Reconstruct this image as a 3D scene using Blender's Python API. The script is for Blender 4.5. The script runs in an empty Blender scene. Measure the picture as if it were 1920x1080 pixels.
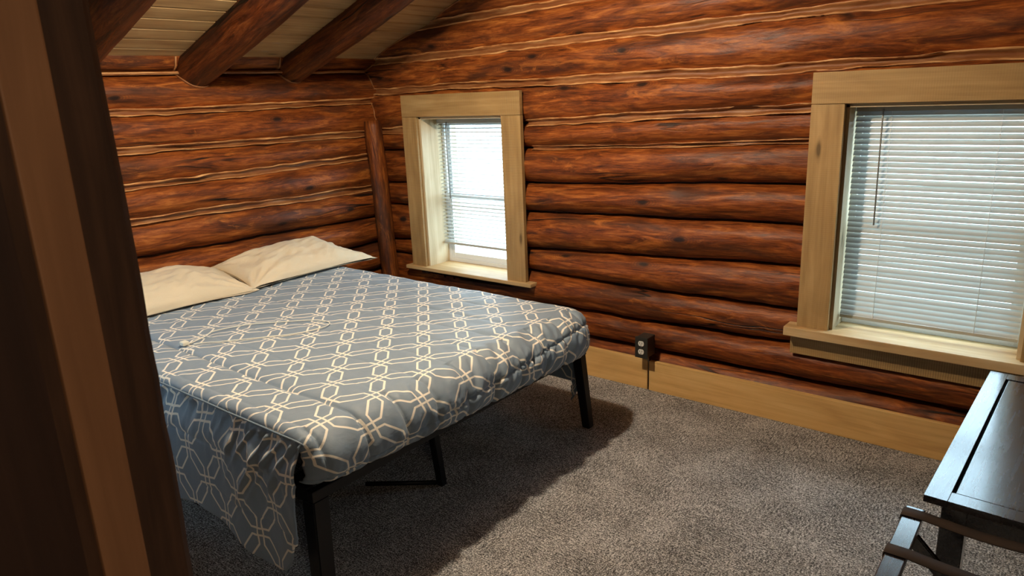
import bpy, bmesh, math, random
from mathutils import Vector, Matrix, noise
random.seed(7)
C = bpy.context.scene.collection
PI = math.pi

# ------------------------------------------------------------------ node helper
class NT:
    def __init__(s, name):
        s.m = bpy.data.materials.new(name); s.m.use_nodes = True
        s.t = s.m.node_tree; s.n = s.t.nodes; s.l = s.t.links
        s.b = s.n['Principled BSDF']; s.out = s.n['Material Output']
    def new(s, typ, **k):
        nd = s.n.new(typ)
        for a, v in k.items(): setattr(nd, a, v)
        return nd
    def put(s, sock, v):
        if isinstance(v, bpy.types.NodeSocket): s.l.new(v, sock)
        elif isinstance(v, (tuple, list)) and len(v) == 3 and len(sock.default_value) == 4: sock.default_value = (*v, 1)
        else: sock.default_value = v
    def math(s, op, a, b=0.0, c=0.0, clamp=False):
        nd = s.new('ShaderNodeMath', operation=op, use_clamp=clamp)
        s.put(nd.inputs[0], a); s.put(nd.inputs[1], b)
        if op in ('MULTIPLY_ADD', 'SMOOTH_MIN', 'WRAP', 'COMPARE'): s.put(nd.inputs[2], c)
        return nd.outputs[0]
    def uv(s): return s.new('ShaderNodeUVMap').outputs[0]
    def objc(s): return s.new('ShaderNodeTexCoord').outputs['Object']
    def scale(s, v, sc, loc=(0, 0, 0), rot=(0, 0, 0)):
        nd = s.new('ShaderNodeMapping'); s.put(nd.inputs[0], v)
        nd.inputs['Scale'].default_value = sc; nd.inputs['Location'].default_value = loc; nd.inputs['Rotation'].default_value = rot
        return nd.outputs[0]
    def noise(s, v, scale=1, detail=4, rough=.55, dist=0):
        nd = s.new('ShaderNodeTexNoise'); s.put(nd.inputs['Vector'], v)
        for k, x in (('Scale', scale), ('Detail', detail), ('Roughness', rough), ('Distortion', dist)): nd.inputs[k].default_value = x
        return nd.outputs['Fac']
    def voro(s, v, scale=1, out='Distance', rnd=1):
        nd = s.new('ShaderNodeTexVoronoi', voronoi_dimensions='2D'); s.put(nd.inputs['Vector'], v)
        nd.inputs['Scale'].default_value = scale; nd.inputs['Randomness'].default_value = rnd
        return nd.outputs[out]
    def ramp(s, f, stops):
        nd = s.new('ShaderNodeValToRGB'); s.put(nd.inputs[0], f); e = nd.color_ramp.elements
        while len(e) < len(stops): e.new(.5)
        for i, (p, c) in enumerate(stops):
            e[i].position = p; e[i].color = (c, c, c, 1) if isinstance(c, (int, float)) else (*c, 1)
        return nd.outputs[0]
    def mix(s, f, a, b, mode='MIX'):
        nd = s.new('ShaderNodeMix', data_type='RGBA', blend_type=mode)
        s.put(nd.inputs[0], f); s.put(nd.inputs[6], a); s.put(nd.inputs[7], b)
        return nd.outputs[2]
    def bump(s, h, strength=.3, dist=.01, prev=None):
        nd = s.new('ShaderNodeBump'); s.put(nd.inputs['Height'], h)
        nd.inputs['Strength'].default_value = strength; nd.inputs['Distance'].default_value = dist
        if prev: s.l.new(prev, nd.inputs['Normal'])
        return nd.outputs[0]
    def done(s, col=None, rough=.5, normal=None, spec=.5, **k):
        if col is not None: s.put(s.b.inputs['Base Color'], col)
        s.put(s.b.inputs['Roughness'], rough); s.b.inputs['Specular IOR Level'].default_value = spec
        if normal: s.l.new(normal, s.b.inputs['Normal'])
        for a, v in k.items(): s.put(s.b.inputs[a.replace('_', ' ')], v)
        return s.m

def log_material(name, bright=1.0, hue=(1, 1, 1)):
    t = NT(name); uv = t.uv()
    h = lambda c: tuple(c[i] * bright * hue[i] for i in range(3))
    s1 = t.noise(t.scale(uv, (3.2, 26, 1)), 1, 9, .66, 1.1); s2 = t.noise(t.scale(uv, (11, 120, 1)), 1, 5, .7, .5)
    streak = t.math('ADD', t.math('MULTIPLY', s1, .68), t.math('MULTIPLY', s2, .32))
    blotch = t.noise(t.scale(uv, (1.6, 7, 1)), 1, 5, .6, .7)
    col = t.ramp(streak, [(.33, h((.024, .008, .004))), (.43, h((.100, .024, .006))), (.53, h((.225, .058, .011))), (.66, h((.44, .150, .030)))])
    dk = t.ramp(blotch, [(.36, 1.0), (.50, 0.0)])
    col = t.mix(t.math('MULTIPLY', dk, .75), col, h((.045, .017, .010)))
    gl = t.ramp(t.noise(t.scale(uv, (2.0, 9, 1), (4, 3, 0)), 1, 6, .7, 1.6), [(.58, 0.0), (.68, 1.0)])
    col = t.mix(t.math('MULTIPLY', gl, .6), col, h((.50, .165, .030)))
    # knots
    kv = t.scale(uv, (2.1, 5.2, 1), (0.3, 0.1, 0))
    kd = t.voro(kv, 1.0); 
    kg = t.math('GREATER_THAN', t.voro(kv, 1.0, 'Color'), .62)
    kd = t.math('ADD', kd, t.math('SUBTRACT', 1.0, kg))
    kd = t.math('ADD', kd, t.math('MULTIPLY', t.math('SUBTRACT', t.noise(t.scale(uv, (9, 22, 1)), 1, 3), .5), .09))
    kn = t.ramp(kd, [(.04, 1.0), (.08, 0.35), (.12, 0.0)])
    rings = t.ramp(t.math('FRACT', t.math('MULTIPLY', kd, 26)), [(0, 0.0), (.5, 1.0), (1, 0.0)])
    near = t.ramp(kd, [(.08, .6), (.30, 0.0)])
    col = t.mix(t.math('MULTIPLY', near, rings), col, h((.06, .02, .01)))
    col = t.mix(kn, col, h((.022, .010, .007)))
    # long drying cracks
    cr = t.math('ABSOLUTE', t.math('SUBTRACT', t.noise(t.scale(uv, (.55, 5.5, 1), (9, 1, 0)), 1, 3, .5, .3), .5))
    gate = t.ramp(t.noise(t.scale(uv, (.8, 2, 1), (2, 8, 0)), 1, 1), [(.52, 0.0), (.6, 1.0)])
    ck = t.math('MULTIPLY', t.ramp(cr, [(.004, 1.0), (.012, 0.0)]), gate)
    col = t.mix(ck, col, h((.012, .006, .004)))
    hgt = t.math('SUBTRACT', t.math('MULTIPLY', streak, .6), t.math('ADD', t.math('MULTIPLY', ck, .8), t.math('MULTIPLY', kn, .4)))
    nrm = t.bump(hgt, .55, .006)
    nrm = t.bump(blotch, .5, .02, nrm)
    rg = t.ramp(streak, [(.3, .38), (.7, .52)])
    return t.done(col, rg, nrm, .22)

def board_material(name, cols, kerf=.0, gap=None, rough=.55, spec=.35, knots=True):
    t = NT(name); uv = t.uv()
    g = t.noise(t.scale(uv, (1.6, 34, 1)), 1, 7, .6, .6)
    b = t.noise(t.scale(uv, (2.2, 7, 1)), 1, 3, .5, 1.2)
    col = t.ramp(t.math('ADD', t.math('MULTIPLY', g, .6), t.math('MULTIPLY', b, .4)), [(.30, cols[0]), (.5, cols[1]), (.68, cols[2])])
    hgt = t.math('MULTIPLY', g, .4)
    if kerf:
        wv = t.new('ShaderNodeTexWave', bands_direction='X'); t.put(wv.inputs['Vector'], uv)
        wv.inputs['Scale'].default_value = 32; wv.inputs['Distortion'].default_value = 1.2; wv.inputs['Detail'].default_value = 2
        wv.inputs['Detail Scale'].default_value = .6
        gate = t.ramp(t.noise(t.scale(uv, (3, 5, 1)), 1, 2), [(.35, .25), (.6, 1.0)])
        k = t.math('MULTIPLY', t.math('MULTIPLY', wv.outputs['Fac'], kerf), gate)
        col = t.mix(k, col, tuple(c * .45 for c in cols[0]))
        hgt = t.math('SUBTRACT', hgt, t.math('MULTIPLY', k, .6))
    if knots:
        kd = t.voro(t.scale(uv, (1.6, 6, 1), (.37, .2, 0)), 1.0)
        kd = t.math('ADD', kd, t.math('LESS_THAN', t.voro(t.scale(uv, (1.6, 6, 1), (.37, .2, 0)), 1.0, 'Color'), .70))
        kd = t.math('ADD', kd, t.math('MULTIPLY', t.math('SUBTRACT', t.noise(t.scale(uv, (9, 30, 1)), 1, 3), .5), .08))
        kn = t.ramp(kd, [(.03, 1.0), (.07, .25), (.11, 0.0)])
        col = t.mix(t.math('MULTIPLY', kn, .8), col, tuple(c * .3 for c in cols[0]))
    return t.done(col, rough, t.bump(hgt, .35, .003), spec)

def simple(name, col, rough=.5, spec=.5, bump=0, bscale=200, metallic=0):
    t = NT(name)
    v = t.objc(); n = t.noise(v, bscale, 3)
    c = t.mix(t.math('MULTIPLY', n, .35), col, tuple(x * .7 for x in col))
    return t.done(c, rough, t.bump(n, bump, .002) if bump else None, spec, Metallic=metallic)

M = {}
M['log'] = log_material('stained_log')
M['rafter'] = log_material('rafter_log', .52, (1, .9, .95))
M['post'] = log_material('post_log', .8, (1, 1.02, .95))
M['chink'] = None
t = NT('scribed_edge'); uv = t.uv()
n = t.noise(t.scale(uv, (5, 40, 1)), 1, 6, .65, .6)
c = t.ramp(n, [(.30, (.14, .045, .014)), (.46, (.42, .17, .055)), (.64, (.76, .42, .17))])
sx = t.new('ShaderNodeSeparateXYZ'); t.put(sx.inputs[0], uv)
kk = t.math('MULTIPLY', t.math('FRACT', sx.outputs[1]), 10.0)
hollow = t.ramp(kk, [(.24, 0.0), (.34, 1.0), (.54, 1.0), (.62, 0.0)])
edge = t.ramp(kk, [(.04, 1.0), (.12, 0.0), (.78, 0.0), (.86, 1.0)])
hollow = t.math('MAXIMUM', hollow, edge)
c = t.mix(t.math('MULTIPLY', hollow, .8), c, (.14, .042, .011))
M['chink'] = t.done(c, .5, t.bump(n, .6, .004), .35)
M['casing'] = board_material('rough_sawn_casing', ((.28, .165, .062), (.40, .25, .100), (.51, .34, .150)), kerf=.5)
M['casing2'] = board_material('smooth_casing', ((.28, .165, .062), (.40, .25, .100), (.51, .34, .150)), kerf=.12)
M['liner'] = board_material('pale_liner', ((.42, .31, .17), (.56, .44, .27), (.66, .55, .37)))
M['sill'] = board_material('sill_board', ((.40, .25, .11), (.54, .36, .17), (.66, .49, .27)))
M['base'] = board_material('baseboard_wood', ((.50, .28, .095), (.68, .42, .155), (.78, .52, .22)))
M['plank'] = board_material('ceiling_plank', ((.25, .145, .060), (.42, .265, .118), (.54, .37, .18)), rough=.45)
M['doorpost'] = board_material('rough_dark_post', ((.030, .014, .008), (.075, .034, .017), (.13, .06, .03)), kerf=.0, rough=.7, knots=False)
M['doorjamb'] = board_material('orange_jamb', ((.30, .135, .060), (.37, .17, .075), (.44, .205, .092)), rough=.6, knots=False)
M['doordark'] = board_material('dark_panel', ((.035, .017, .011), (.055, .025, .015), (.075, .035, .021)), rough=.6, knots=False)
M['vinyl'] = simple('white_vinyl', (.78, .80, .82), .35)
M['blackmetal'] = simple('black_metal', (.006, .006, .008), .45, .3)
M['mattress'] = simple('mattress_cover', (.05, .05, .055), .9, .2, .2)
M['blackplastic'] = simple('dark_box', (.035, .034, .030), .38, .5)
M['outlet'] = simple('outlet_white', (.82, .80, .74), .35)
M['slot'] = simple('outlet_slot', (.01, .01, .01), .6)
M['cordw'] = simple('cord_white', (.75, .73, .62), .5)
M['cord'] = simple('blind_cord', (.7, .7, .68), .6)
M['wand'] = simple('wand_plastic', (.30, .30, .28), .25)
M['strap'] = simple('webbing', (.040, .028, .022), .85, .2, .4, 900)
M['conduit'] = simple('conduit_grey', (.22, .20, .17), .4, .5, metallic=.6)
M['plain'] = simple('hall_wall_paint', (.05, .028, .016), .8, .2)
M['ground'] = simple('outside_gravel', (.55, .54, .50), .9, .1)

# blinds
def blind_mat(name, tr):
    t = NT(name)
    t.done((.43, .42, .375), .45, None, .3)
    tl = t.new('ShaderNodeBsdfTranslucent'); tl.inputs[0].default_value = (.86, .90, .92, 1)
    mx = t.new('ShaderNodeMixShader'); mx.inputs[0].default_value = tr
    t.l.new(t.b.outputs[0], mx.inputs[1]); t.l.new(tl.outputs[0], mx.inputs[2]); t.l.new(mx.outputs[0], t.out.inputs[0])
    return t.m
M['slat'] = blind_mat('blind_slat', .03)
t = NT('window_glass')
gl = t.new('ShaderNodeBsdfGlossy'); gl.inputs['Roughness'].default_value = .02
tp = t.new('ShaderNodeBsdfTransparent'); tp.inputs[0].default_value = (.95, .98, .97, 1)
fr = t.new('ShaderNodeFresnel'); fr.inputs[0].default_value = 1.45
mx = t.new('ShaderNodeMixShader')
gm = t.new('ShaderNodeNewGeometry'); t.l.new(t.math('MULTIPLY', fr.outputs[0], t.math('SUBTRACT', 1.0, gm.outputs['Backfacing'])), mx.inputs[0]); t.l.new(tp.outputs[0], mx.inputs[1]); t.l.new(gl.outputs[0], mx.inputs[2]); t.l.new(mx.outputs[0], t.out.inputs[0])
M['glass'] = t.m

# espresso furniture, glossy, with brush grain
t = NT('espresso_wood'); v = t.objc()
g = t.noise(t.scale(v, (60, 5, 60)), 1, 6, .6)
c = t.ramp(g, [(.3, (.006, .005, .006)), (.7, (.020, .016, .018))])
M['espresso'] = t.done(c, t.ramp(g, [(.3, .25), (.7, .29)]), None, .8, Coat_Weight=1.0, Coat_Roughness=.16)
t = NT('groove_black'); M['groove'] = t.done((.003, .003, .003), .8, None, .1)

# carpet
t = NT('grey_loop_carpet'); v = t.objc()
fine = t.noise(t.scale(v, (150, 190, 1)), 1, 2, .7, 0)
loop = t.voro(t.scale(v, (125, 150, 1)), 1)
hx = t.noise(t.scale(v, (34, 120, 1)), 1, 4, .7)
hy = t.noise(t.scale(v, (120, 34, 1), (5, 5, 0)), 1, 4, .7)
sel = t.ramp(t.voro(t.scale(v, (8, 8, 1)), 1, 'Color'), [(.40, 0.0), (.6, 1.0)])
hatch = t.mix(sel, hx, hy)
big = t.noise(t.scale(v, (4.5, 4.5, 1)), 1, 4, .6)
f = t.math('ADD', t.math('MULTIPLY', fine, .58), t.math('ADD', t.math('MULTIPLY', hatch, .38), t.math('MULTIPLY', big, .12)))
c = t.ramp(f, [(.44, (.034, .033, .032)), (.52, (.15, .144, .140)), (.58, (.42, .405, .395)), (.66, (.72, .705, .695))])
hh = t.math('SUBTRACT', fine, t.math('MULTIPLY', loop, .8))
M['carpet'] = t.done(c, .95, t.bump(hh, .7, .005), .1)

# comforter: interlaced elongated hexagon lattice printed on blue grey cloth
t = NT('lattice_comforter'); uv = t.uv()
sp = t.new('ShaderNodeSeparateXYZ'); t.put(sp.inputs[0], uv)
x = t.math('ADD', sp.outputs[0], 2.147 + 10); y = t.math('SUBTRACT', sp.outputs[1], 2.026 - 10)
# translate by whole lattice amounts is irrelevant: undo the +10 shift exactly
x = t.math('SUBTRACT', x, 10); y = t.math('SUBTRACT', y, 10)
Ax, Ay, Bx, By = .1145, -.1130, .1075, .1350
D = Ax * By - Ay * Bx
a = t.math('ADD', t.math('MULTIPLY', x, By / D), t.math('MULTIPLY', y, -Bx / D))
b = t.math('ADD', t.math('MULTIPLY', x, -Ay / D), t.math('MULTIPLY', y, Ax / D))
def cell(q): # distance to nearest integer, 0..0.5
    fr_ = t.math('FRACT', t.math('ADD', q, 100.5)); return t.math('ABSOLUTE', t.math('SUBTRACT', fr_, .5))
a = cell(a); b = cell(b)
cc, ww, lw = .115, .145, .027
def less(p, q): return t.math('LESS_THAN', p, q)
def soft(d, w=lw):
    return t.ramp(t.math('DIVIDE', t.math('ABSOLUTE', d), w), [(.80, 1.0), (1.0, 0.0)])
mx1 = t.math('MAXIMUM', a, b); mn1 = t.math('MINIMUM', a, b)
l1 = t.math('MULTIPLY', soft(t.math('MULTIPLY', t.math('SUBTRACT', t.math('ADD', a, b), cc), .74)), 1.0)
dd = t.math('SUBTRACT', t.math('SUBTRACT', mx1, mn1), cc)
l2 = t.math('MULTIPLY', soft(t.math('MULTIPLY', dd, .72)), less(mn1, ww + lw * .6))
l3 = t.math('MULTIPLY', soft(t.math('SUBTRACT', mn1, ww)), t.math('GREATER_THAN', mx1, cc + ww - .01))
line = t.math('MAXIMUM', l1, t.math('MAXIMUM', l2, l3))
weave = t.noise(t.scale(uv, (500, 500, 1)), 1, 2)
base = t.mix(t.noise(t.scale(uv, (3, 3, 1)), 1, 3), (.165, .222, .285), (.20, .258, .32))
col = t.mix(line, base, (.80, .74, .64))
wr = t.noise(t.scale(uv, (34, 20, 1)), 1, 5, .6, 1.2)
nrm = t.bump(weave, .12, .0006); nrm = t.bump(wr, .30, .006, nrm)
M['comforter'] = t.done(col, .58, nrm, .35, Sheen_Weight=.15)
t = NT('comforter_piping'); M['piping'] = t.done((.16, .21, .26), .6, None, .3)

t = NT('cream_pillowcase'); v = t.objc()
n1 = t.noise(t.scale(v, (9, 5, 9)), 1, 5, .6, 1.5); n2 = t.noise(v, 700, 2)
nrm = t.bump(n1, .45, .018); nrm = t.bump(n2, .1, .0005, nrm)
M['pillow'] = t.done(t.mix(n1, (.63, .53, .37), (.68, .58, .42)), .8, nrm, .2, Sheen_Weight=.2)

# ------------------------------------------------------------------ geometry helpers
def link(name, me, mat=None, parent=None, smooth=True):
    o = bpy.data.objects.new(name, me); C.objects.link(o)
    if mat: me.materials.append(mat)
    if parent: o.parent = parent; o.matrix_parent_inverse = parent.matrix_world.inverted() if False else Matrix.Translation(-parent.location) if parent.rotation_euler.z == 0 else (Matrix.Translation(parent.location) @ parent.rotation_euler.to_matrix().to_4x4()).inverted()
    if smooth:
        for p in me.polygons: p.use_smooth = True
    return o
def tag(o, label=None, cat=None, group=None, kind=None):
    if label: o['label'] = label
    if cat: o['category'] = cat
    if group: o['group'] = group
    if kind: o['kind'] = kind
    return o
def empty(name, loc, label, cat, group=None, kind=None):
    o = bpy.data.objects.new(name, None); C.objects.link(o); o.location = loc; o.empty_display_size = .05
    return tag(o, label, cat, group, kind)
def boxes(name, lst, mat, parent=None, bev=.002, smooth=False):
    """lst: (x0,x1,y0,y1,z0,z1) boxes; UV u runs along the longest side"""
    bm = bmesh.new(); uvl = bm.loops.layers.uv.new('UVMap')
    for (x0, x1, y0, y1, z0, z1) in lst:
        off = random.uniform(0, 30)
        r = bmesh.ops.create_cube(bm, size=1)
        d = (x1 - x0, y1 - y0, z1 - z0); c = ((x0 + x1) / 2, (y0 + y1) / 2, (z0 + z1) / 2)
        for v in r['verts']: v.co = Vector((c[i] + v.co[i] * d[i] for i in range(3)))
        es = list({e for v in r['verts'] for e in v.link_edges})
        fs = set(f for v in r['verts'] for f in v.link_faces)
        if bev:
            rr = bmesh.ops.bevel(bm, geom=es, offset=min(bev, min(d) * .3), segments=2, affect='EDGES', profile=.6)
            fs = [f for f in bm.faces if all((x0 - 1e-4 <= v.co.x <= x1 + 1e-4 and y0 - 1e-4 <= v.co.y <= y1 + 1e-4 and z0 - 1e-4 <= v.co.z <= z1 + 1e-4) for v in f.verts)]
        L = d.index(max(d)); oth = [i for i in range(3) if i != L]
        for f in fs:
            nn = f.normal; k = max(range(3), key=lambda i: abs(nn[i]))
            w = [i for i in oth if i != k]; w = w[0] if w else oth[0]
            for lp in f.loops:
                co = lp.vert.co
                if k == L: lp[uvl].uv = (co[oth[0]] * .3 + off, co[oth[1]] + off)
                else: lp[uvl].uv = (co[L] + off, co[w] + off * .37 + k * .3)
    me = bpy.data.meshes.new(name); bm.to_mesh(me); bm.free()
    return link(name, me, mat, parent, smooth)
def tube_mesh(name, pts, r, mat, parent=None, seg=10, cap=True, rfun=None, uvoff=0):
    pts = [Vector(p) for p in pts]; n = len(pts); vs = []; fs = []; uvs = []
    up = Vector((0, 0, 1)); L = 0; lens = [0]
    for i in range(1, n): L += (pts[i] - pts[i - 1]).length; lens.append(L)
    t0 = (pts[1] - pts[0]).normalized()
    nx = t0.cross(up if abs(t0.z) < .9 else Vector((1, 0, 0))).normalized()
    for i in range(n):
        tt = (pts[min(i + 1, n - 1)] - pts[max(i - 1, 0)]).normalized()
        nx = (nx - tt * nx.dot(tt)).normalized(); ny = tt.cross(nx)
        for j in range(seg):
            a = 2 * PI * j / seg; rr = r if not rfun else rfun(lens[i], a)
            vs.append(pts[i] + nx * math.cos(a) * rr + ny * math.sin(a) * rr)
    for i in range(n - 1):
        for j in range(seg):
            j2 = (j + 1) % seg
            fs.append((i * seg + j, (i + 1) * seg + j, (i + 1) * seg + j2, i * seg + j2))
            uvs += [(lens[i] + uvoff, j / seg * 2 * PI * r + uvoff), (lens[i + 1] + uvoff, j / seg * 2 * PI * r + uvoff), (lens[i + 1] + uvoff, (j + 1) / seg * 2 * PI * r + uvoff), (lens[i] + uvoff, (j + 1) / seg * 2 * PI * r + uvoff)]
    if cap:
        for k, base in ((0, 0), (1, (n - 1) * seg)):
            idx = [base + j for j in range(seg)]
            fs.append(tuple(idx if k == 0 else idx[::-1])); 
            uvs += [(uvoff + .05 * math.cos(2 * PI * j / seg), uvoff + .1 * math.sin(2 * PI * j / seg)) for j in range(seg)]
    me = bpy.data.meshes.new(name); me.from_pydata([tuple(v) for v in vs], [], fs)
    ul = me.uv_layers.new(name='UVMap')
    for i, q in enumerate(uvs): ul.data[i].uv = q
    o = link(name, me, mat, parent)
    if cap:
        me.polygons[-1].use_smooth = False; me.polygons[-2].use_smooth = False
    return o
def grid_mesh(name, P, UV, mat, parent=None, flip=False, mask=None):
    nu = len(P); nv = len(P[0]); vs = [p for row in P for p in row]; fs = []; uvs = []
    for i in range(nu - 1):
        for j in range(nv - 1):
            if mask and not mask(i, j): continue
            q = [(i, j), (i + 1, j), (i + 1, j + 1), (i, j + 1)]
            if flip: q = q[::-1]
            fs.append(tuple(a * nv + b for a, b in q)); uvs += [UV[a][b] for a, b in q]
    me = bpy.data.meshes.new(name); me.from_pydata([tuple(v) for v in vs], [], fs)
    ul = me.uv_layers.new(name='UVMap')
    for i, q in enumerate(uvs): ul.data[i].uv = q
    return link(name, me, mat, parent)
def N(x, y=0., z=0.): return noise.noise(Vector((x, y, z)))

# ------------------------------------------------------------------ log walls
WY = 3.645     # groove plane of the window wall
WX = -4.19     # groove plane of the head wall
ceil_z = lambda x: 1.985 + .345 * (x + 4.06)
def gapf(seed, z0, z1, s0, s1, amp):
    return lambda s: z0 + (z1 - z0) * (s - s0) / (s1 - s0) + amp * (N(s * 1.1, seed * 3.7) * 1.0 + .55 * N(s * 3.7, seed * 9.1) + .28 * N(s * 10, seed) + .12 * N(s * 24, seed + 3))
back_gaps = [(-.06, -.06, 0), (.228, .232, .006), (.375, .415, .018), (.588, .588, .016), (.748, .816, .014), (.985, 1.030, .01), (1.165, 1.232, .01),
             (1.385, 1.432, .008), (1.530, 1.592, .008), (1.768, 1.775, .010), (1.985, 2.010, .012), (2.19, 2.235, .012), (2.41, 2.46, .012), (2.64, 2.69, .012), (2.88, 2.92, .01), (3.12, 3.16, .01), (3.36, 3.40, .01), (3.6, 3.65, .01)]
BG = [gapf(i + 1, a_, b_, -2.7, -1.0, am) for i, (a_, b_, am) in enumerate(back_gaps)]
# keep the first gap rows flat left of the corner window
left_gaps = [(-.06, -.06, 0), (.10, .10, .01), (.29, .28, .012), (.49, .47, .012), (.700, .665, .014), (.900, .865, .012), (1.105, 1.080, .012), (1.300, 1.310, .012), (1.492, 1.478, .010), (1.690, 1.697, .010), (1.892, 1.905, .006), (2.10, 2.10, 0)]
LG = [gapf(i + 31, a_, b_, 1.7, 3.5, am) for i, (a_, b_, am) in enumerate(left_gaps)]
def prof(i, gaps, s, th, seed, front):
    zb = gaps[i](s) + .003; zt = gaps[i + 1](s) - .003; hh = (zt - zb) / 2; zc = (zt + zb) / 2
    b_ = front * (1 + .22 * N(s * .5, seed * 1.9 + 5)) * min(1.0, hh / .095 * .6 + .4)
    dpt = b_ * max(0, math.cos(th)) ** .78
    dpt += math.cos(th) * (.009 * N(s * 1.7, th * 1.3, seed) + .005 * N(s * 5, th * 3, seed + 7) + .002 * N(s * 16, th * 7, seed))
    return zc + hh * math.sin(th), max(dpt, 0)
def make_logs(name, gaps, s0, s1, front, place, keep, ds=.022, nt=22, flip=False):
    vs = []; fs = []; uvs = []
    n = int((s1 - s0) / ds) + 1
    for i in range(len(gaps) - 1):
        base = len(vs); off = i * 3.31
        for a_ in range(n):
            s = s0 + (s1 - s0) * a_ / (n - 1)
            for j in range(nt + 1):
                th = -PI / 2 + PI * j / nt
                z, d = prof(i, gaps, s, th, i + 1.5, front); vs.append(place(s, d, z))
        for a_ in range(n - 1):
            sm = s0 + (s1 - s0) * (a_ + .5) / (n - 1)
            for j in range(nt):
                v0 = base + a_ * (nt + 1) + j
                zm = vs[v0][2]
                if not keep(sm, zm): continue
                q = (v0, v0 + nt + 1, v0 + nt + 2, v0 + 1)
                sa = s0 + (s1 - s0) * a_ / (n - 1); sb = s0 + (s1 - s0) * (a_ + 1) / (n - 1)
                va = j / nt * .3 + off; vb = (j + 1) / nt * .3 + off
                u = [(sa + off, va), (sb + off, va), (sb + off, vb), (sa + off, vb)]
                if flip: q = q[::-1]; u = u[::-1]
                fs.append(q); uvs += u
    me = bpy.data.meshes.new(name); me.from_pydata(vs, [], fs)
    ul = me.uv_layers.new(name='UVMap')
    for i, q in enumerate(uvs): ul.data[i].uv = q
    return link(name, me, M['log'])
def make_chink(name, gaps, idx, s0, s1, front, place, keep, parent, ds=.02, flip=False, width=.030):
    """tan scribed edges: two raised wavy lips with a hollow between, along each joint"""
    prof_ = [(-1.0, .0), (-.92, .55), (-.70, .95), (-.52, .80), (-.15, .66), (.25, .64), (.52, .80), (.74, .98), (.92, .55), (1.0, 0.)]
    vs = []; fs = []; uvs = []; n = int((s1 - s0) / ds) + 1; m = len(prof_)
    for gi in idx:
        base = len(vs)
        for a_ in range(n):
            s = s0 + (s1 - s0) * a_ / (n - 1); zc = gaps[gi](s)
            w = width * (1 + .35 * N(s * 2.1, gi * 4.4) + .25 * N(s * 9, gi * 2.2))
            for k, (pz, pd) in enumerate(prof_):
                wob = .003 * N(s * 7, k * 2.3, gi) + .0015 * N(s * 30, k * 2.3, gi)
                d = front * pd * (1 + .25 * N(s * 4, gi, k)) 
                vs.append(place(s, max(d, 0), zc + pz * w + wob))
        for a_ in range(n - 1):
            sm = s0 + (s1 - s0) * (a_ + .5) / (n - 1)
            for k in range(m - 1):
                v0 = base + a_ * m + k
                if not keep(sm, vs[v0][2]): continue
                q = (v0, v0 + m, v0 + m + 1, v0 + 1); sa = s0 + (s1 - s0) * a_ / (n - 1); sb = sa + (s1 - s0) / (n - 1)
                u = [(sa + gi * 3.1, k * .01 + gi), (sb + gi * 3.1, k * .01 + gi), (sb + gi * 3.1, (k + 1) * .01 + gi), (sa + gi * 3.1, (k + 1) * .01 + gi)]
                if flip: q = q[::-1]; u = u[::-1]
                fs.append(q); uvs += u
    me = bpy.data.meshes.new(name); me.from_pydata(vs, [], fs)
    ul = me.uv_layers.new(name='UVMap')
    for i, q in enumerate(uvs): ul.data[i].uv = q
    return link(name, me, M['chink'], parent)

RIDGE = 0.6
def keep_back(s, z):
    if -3.66 < s < -2.85 and .47 < z < 1.63: return False
    if -.93 < s < -.02 and .45 < z < 1.66: return False
    return z < (ceil_z(s) if s < RIDGE else ceil_z(RIDGE) - .345 * (s - RIDGE)) + .06
bp = lambda s, d, z: (s, WY - d, z)
wb = make_logs('wall_back', BG, -4.32, 2.3, .112, bp, keep_back)
tag(wb, 'reddish brown stained log wall holding both windows', 'wall', kind='structure')
ch = make_chink('chinking', BG, [8, 9, 10, 11, 12, 13], -4.2, 2.3, .094, bp, lambda s, z: keep_back(s, z) and not (-3.74 < s < -2.73 and z < 1.71) and not (-1.02 < s < .0 and z < 1.73), wb)
ch['label'] = 'tan scribed lips along the log joints'
ch7 = make_chink('chinking', BG, [7], -2.7, -1.04, .072, bp, keep_back, wb, width=.014)
ch7['label'] = 'tan scribed lips along the log joints'
# backing boards that close the joints
def keep_holes(name, rects, y0, y1, mat, parent): return boxes(name, [(a, b, y0, y1, c_, d) for (a, b, c_, d) in rects], mat, parent, 0)
keep_holes('wall_core', [(-4.35, -3.66, -.06, 3.2), (-2.85, -.93, -.06, 3.6), (-.02, 2.35, -.06, 3.6), (-3.66, -2.85, -.06, .47), (-3.66, -2.85, 1.63, 3.3), (-.93, -.02, -.06, .45), (-.93, -.02, 1.66, 3.6)], WY - .004, 3.84, M['doordark'], wb)

lp = lambda s, d, z: (WX + d, s, z)
wl = make_logs('wall_left', LG, .3, 3.72, .125, lp, lambda s, z: z < 2.08, flip=True)
tag(wl, 'stained log wall behind the pillows at the head of the bed', 'wall', kind='structure')
ch = make_chink('chinking', LG, [6, 7, 8, 9], .3, 3.60, .108, lp, lambda s, z: True, wl, flip=True, width=.026)
ch['label'] = 'tan scribed lips along the log joints'
boxes('wall_core', [(-4.35, WX + .004, .3, 3.84, -.06, 2.2)], M['doordark'], wl, 0)

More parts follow.
